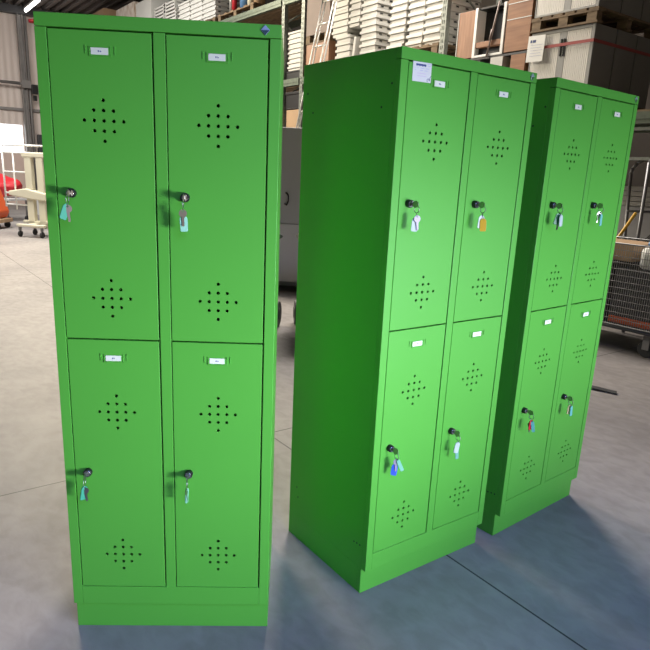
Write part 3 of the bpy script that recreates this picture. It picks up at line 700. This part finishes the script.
# ------------------------------------------------------------------ left background: cream frame trolley and red and orange items
bt = thing('bed_trolley', 'cream painted metal frame trolley on castors, left of the left locker', 'trolley', (-5.9, 12.5, 0), -.25)
def cyl(parent, name, pts, r, m): 
    bm = NB(); path(bm, pts, r, 8); return obj(name, bm, M[m], parent)
for x in (.10, .36):
    bm = NB(); bx(bm, x, x + .15, -.05, .05, .22, 1.56); obj('post', bm, M['cream'], bt, .012)
bm = NB(); bx(bm, .05, .56, -.06, .06, 1.50, 1.60); obj('top_rail', bm, M['cream'], bt, .02)
bm = NB(); prism(bm, [(-.28, .86), (.10, .92), (.56, .84), (.56, .70), (.2, .72), (-.28, .78)], -.09, .06); obj('shelf_arm', bm, M['cream'], bt, .02)
cyl(bt, 'hand_rail', [(-.42, 0, .55), (-.42, 0, 1.72), (.52, 0, 1.72)], .018, 'whiteedge')
for z in (.60, .82, 1.22, 1.58): cyl(bt, 'cross_bar', [(-.42, 0, z), (.12, 0, z)], .016, 'whiteedge')
cyl(bt, 'upright_bar', [(-.18, 0, .5), (-.18, 0, 1.58)], .016, 'whiteedge')
for z, y in ((.20, -.2), (.26, .0), (.14, .22)):
    bm = NB(); bx(bm, -.02, .58, y - .05, y + .05, z, z + .05); obj('base_bar', bm, M['cream'], bt, .01)
bm = NB(); bx(bm, .22, .34, -.22, .24, .20, .26); obj('base_beam', bm, M['cream'], bt, .01)
for x, y in ((.02, -.2), (.52, -.2), (.02, .22), (.52, .22)):
    bm = NB(); tube(bm, (x - .015, y, .06), (x + .015, y, .06), .06, 16); obj('castor', bm, M['rubber'], bt, .004)
    bm = NB(); bx(bm, x - .022, x + .022, y - .02, y + .02, .121, .19); obj('castor_fork', bm, M['zinc'], bt)
rc_ = thing('red_cart', 'low cart carrying a red tarpaulin bundle behind the cream trolley', 'cart', (-8.05, 15.6, 0), -.3)
bm = NB(); bmesh.ops.create_icosphere(bm, subdivisions=3, radius=.5)
for v in bm.verts:
    v.co = Vector((v.co.x * 1.5, v.co.y * .8, v.co.z * .52 + .03 * math.sin(v.co.x * 17) + .03 * math.sin(v.co.y * 13 + 1))); v.co.z += .82
obj('tarpaulin', bm, M['redcloth'], rc_)
bm = NB(); bx(bm, -.7, .7, -.35, .35, .50, .56); obj('deck', bm, M['lockergrey2'], rc_, .01)
for x in (-.62, .62):
    for y in (-.3, .3): 
        bm = NB(); tube(bm, (x, y, .13), (x, y, .499), .02, 8); obj('leg', bm, M['zinc'], rc_)
        bm = NB(); tube(bm, (x - .02, y, .065), (x + .02, y, .065), .065, 14); obj('castor', bm, M['rubber'], rc_)
ob = thing('orange_barrow', 'orange machine at the left edge of the picture', 'machine', (-7.22, 13.7, 0), 0)
bm = NB(); prism(bm, [(-.6, .22), (.24, .22), (.30, .35), (.10, .95), (.02, 1.15), (-.6, 1.2)], -.25, .25); obj('hood', bm, M['orange'], ob, .03)
bm = NB(); bx(bm, -.6, .34, -.28, .28, .13, .21); obj('skirt', bm, M['carton'], ob, .01)
for x in (-.5, .24):
    for y in (-.22, .22):
        bm = NB(); tube(bm, (x, y - .02, .065), (x, y + .02, .065), .065, 14); obj('wheel', bm, M['rubber'], ob)
bm = NB(); bx(bm, -1.0, .9, -.3, .3, .0, .42); bx(bm, -1.02, .92, -.32, .32, .421, .46)
tag(obj('pale_crate', bm, M['lockergrey2'], None, .01, (-7.3, 17.6, 0), (0, 0, -.5)), 'pale grey crate on the floor at the foot of the end wall', 'crate')

# ------------------------------------------------------------------ right background: roll container, hand trucks, yellow pole
rl = thing('roll_container', 'wire mesh roll container with a cardboard box, right of the right locker', 'roll container', tuple(rk(6.10, -.83, 0)), RZ)
WX, WY = 1.12, .68
bm = NB(); path(bm, [(0, 0, .22), (WX, 0, .22), (WX, WY, .22), (0, WY, .22), (0, 0, .22)], .016); 
for k in range(1, 4): tube(bm, (WX * k / 4, 0, .22), (WX * k / 4, WY, .22), .01, 6)
obj('base_frame', bm, M['steeldark'], rl)
def wirepanel(name, a, b, z0, z1, nv, nh):
    bm = NB(); a = Vector(a); b = Vector(b)
    for k in range(nv + 1):
        p_ = a.lerp(b, k / nv); tube(bm, p_ + Vector((0, 0, z0)), p_ + Vector((0, 0, z1)), .0026, 4, cap=False)
    for k in range(nh + 1):
        z = z0 + (z1 - z0) * k / nh; tube(bm, a + Vector((0, 0, z)), b + Vector((0, 0, z)), .0032 if 0 < k < nh else .008, 5, cap=False)
    obj(name, bm, M['zinc'], rl)
wirepanel('mesh_panel', (0, 0, 0), (WX, 0, 0), .24, .96, 56, 13); wirepanel('mesh_panel', (WX, 0, 0), (WX, WY, 0), .24, .96, 32, 13)
wirepanel('mesh_panel', (0, WY, 0), (WX, WY, 0), .24, .96, 56, 13); wirepanel('mesh_panel', (0, 0, 0), (0, WY, 0), .24, .96, 32, 13)
for x in (.10, WX - .10):
    for y in (.06, WY - .06):
        bm = NB(); tube(bm, (x, y - .018, .075), (x, y + .018, .075), .075, 20); tube(bm, (x, y - .022, .075), (x, y + .022, .075), .03, 12); obj('castor', bm, M['rubber'], rl, .004)
        bm = NB(); bx(bm, x - .03, x + .03, y - .03, y - .023, .07, .2); bx(bm, x - .03, x + .03, y + .023, y + .03, .07, .2); bx(bm, x - .03, x + .03, y - .03, y + .03, .1535, .2); obj('castor_fork', bm, M['zinc'], rl)
def inrl(name, b, m, lab, cat, bev=.006):
    bm = NB(); bx(bm, *b); return tag(obj(name, bm, M[m], None, bev, tuple(rl.location), (0, 0, rl.rotation_euler[2])), lab, cat)
inrl('floor_board', (.02, WX - .02, .02, WY - .02, .237, .25), 'steeldark', 'dark board on the bottom of the wire roll container', 'board', 0)
inrl('dark_crate', (.03, .60, .04, .62, .251, .80), 'rubber', 'black crate low inside the wire roll container, left', 'crate')
inrl('dark_crate', (.64, WX - .03, .04, .62, .312, .74), 'steeldark', 'dark grey crate above the orange tray in the roll container', 'crate')
inrl('orange_tray', (.64, WX - .03, .03, .62, .251, .31), 'orange', 'orange red tray at the bottom of the roll container', 'tray')
inrl('cardboard_box', (.05, .74, .08, .60, .801, .95), 'carton', 'brown cardboard box lying on top inside the roll container', 'box')
inrl('bagged_load', (.80, WX - .04, .06, .60, .741, .95), 'whiteedge', 'white bag beside the cardboard box in the roll container', 'bag', .06)
inrl('blue_bag', (.84, WX - .10, .10, .50, .951, 1.0), 'blueclear', 'blue bag on the white bag in the roll container', 'bag', .03)
# hand trucks
def truck(loc, rz, lab, h=1.7):
    r = thing('hand_truck', lab, 'hand truck', loc, rz)
    for x in (-.2, .2):
        bm = NB(); path(bm, [(x, 0, .05), (x * .95, .22, h - .15)], .018); obj('rail', bm, M['pole'], r)
    bm = NB(); pp = [(-.19, .22, h - .15)] + [(-.19 * math.cos(PI * k / 8), .23, h - .15 + .16 * math.sin(PI * k / 8)) for k in range(9)]; path(bm, pp, .018); obj('handle', bm, M['pole'], r)
    for k in range(3):
        bm = NB(); z = .3 + k * .45; y = .22 * z / h; tube(bm, (-.2, y, z), (.2, y, z), .012, 8); obj('cross_bar', bm, M['pole'], r)
    for x in (-.25, .25):
        bm = NB(); tube(bm, (x - .03, .16, .13), (x + .03, .16, .13), .13, 20); obj('wheel', bm, M['rubber'], r, .01)
    bm = NB(); bx(bm, -.22, .22, -.22, 0, .0, .012); obj('toe_plate', bm, M['pole'], r)
    bm = NB(); tube(bm, (-.25, .16, .13), (.25, .16, .13), .014, 8); obj('axle', bm, M['pole'], r)
truck(tuple(rk(6.41, .35, 0)), RZ + 1.0, 'grey tubular hand truck standing behind the roll container, left', 1.72)
truck(tuple(rk(7.25, .55, 0)), RZ + 1.0, 'grey tubular hand truck standing behind the roll container, right', 1.70)
bm = NB(); tube(bm, tuple(rk(5.82, -.10, .02)), tuple(rk(6.42, -.02, 1.20)), .016, 8); tag(obj('yellow_pole', bm, M['yellow']), 'yellow pole leaning beside the right locker', 'pole')
bm = NB(); tube(bm, tuple(rk(5.3, 1.2, .02)), tuple(rk(6.7, 1.22, 1.75)), .04, 8); tag(obj('dark_pole', bm, M['dark']), 'dark slanting pole behind the hand trucks at the right', 'pole')
bm = NB(); tube(bm, tuple(rk(6.52, -.06, .01)), tuple(rk(6.49, -.06, 1.68)), .018, 8); tube(bm, tuple(rk(6.49, -.06, 1.68)), tuple(rk(6.60, -.06, 1.80)), .018, 8); tag(obj('steel_tube', bm, M['pole']), 'bent grey steel tube standing right of the hand truck', 'tube')
# low shelf load behind the hand trucks
bm = NB(); bx(bm, 4.6, 7.6, 1.32, 2.2, .0, 1.22); hall_obj('grey_bale', bm, M['lockergrey'], 'grey wrapped bale on the floor behind the rack at the right', 'bale', bevel=.02)
for k in range(4):
    bm = NB(); bx(bm, 5.35 + .03 * (k % 2), 6.5 - .04 * (k % 3), 1.36, 2.0, 1.221 + k * .06, 1.276 + k * .06); hall_obj('folded_sheet', bm, M['white'], 'off-white folded sheet on the grey bale, %s up' % ORD[k], 'sheet', 'folded sheets on the grey bale', .01)
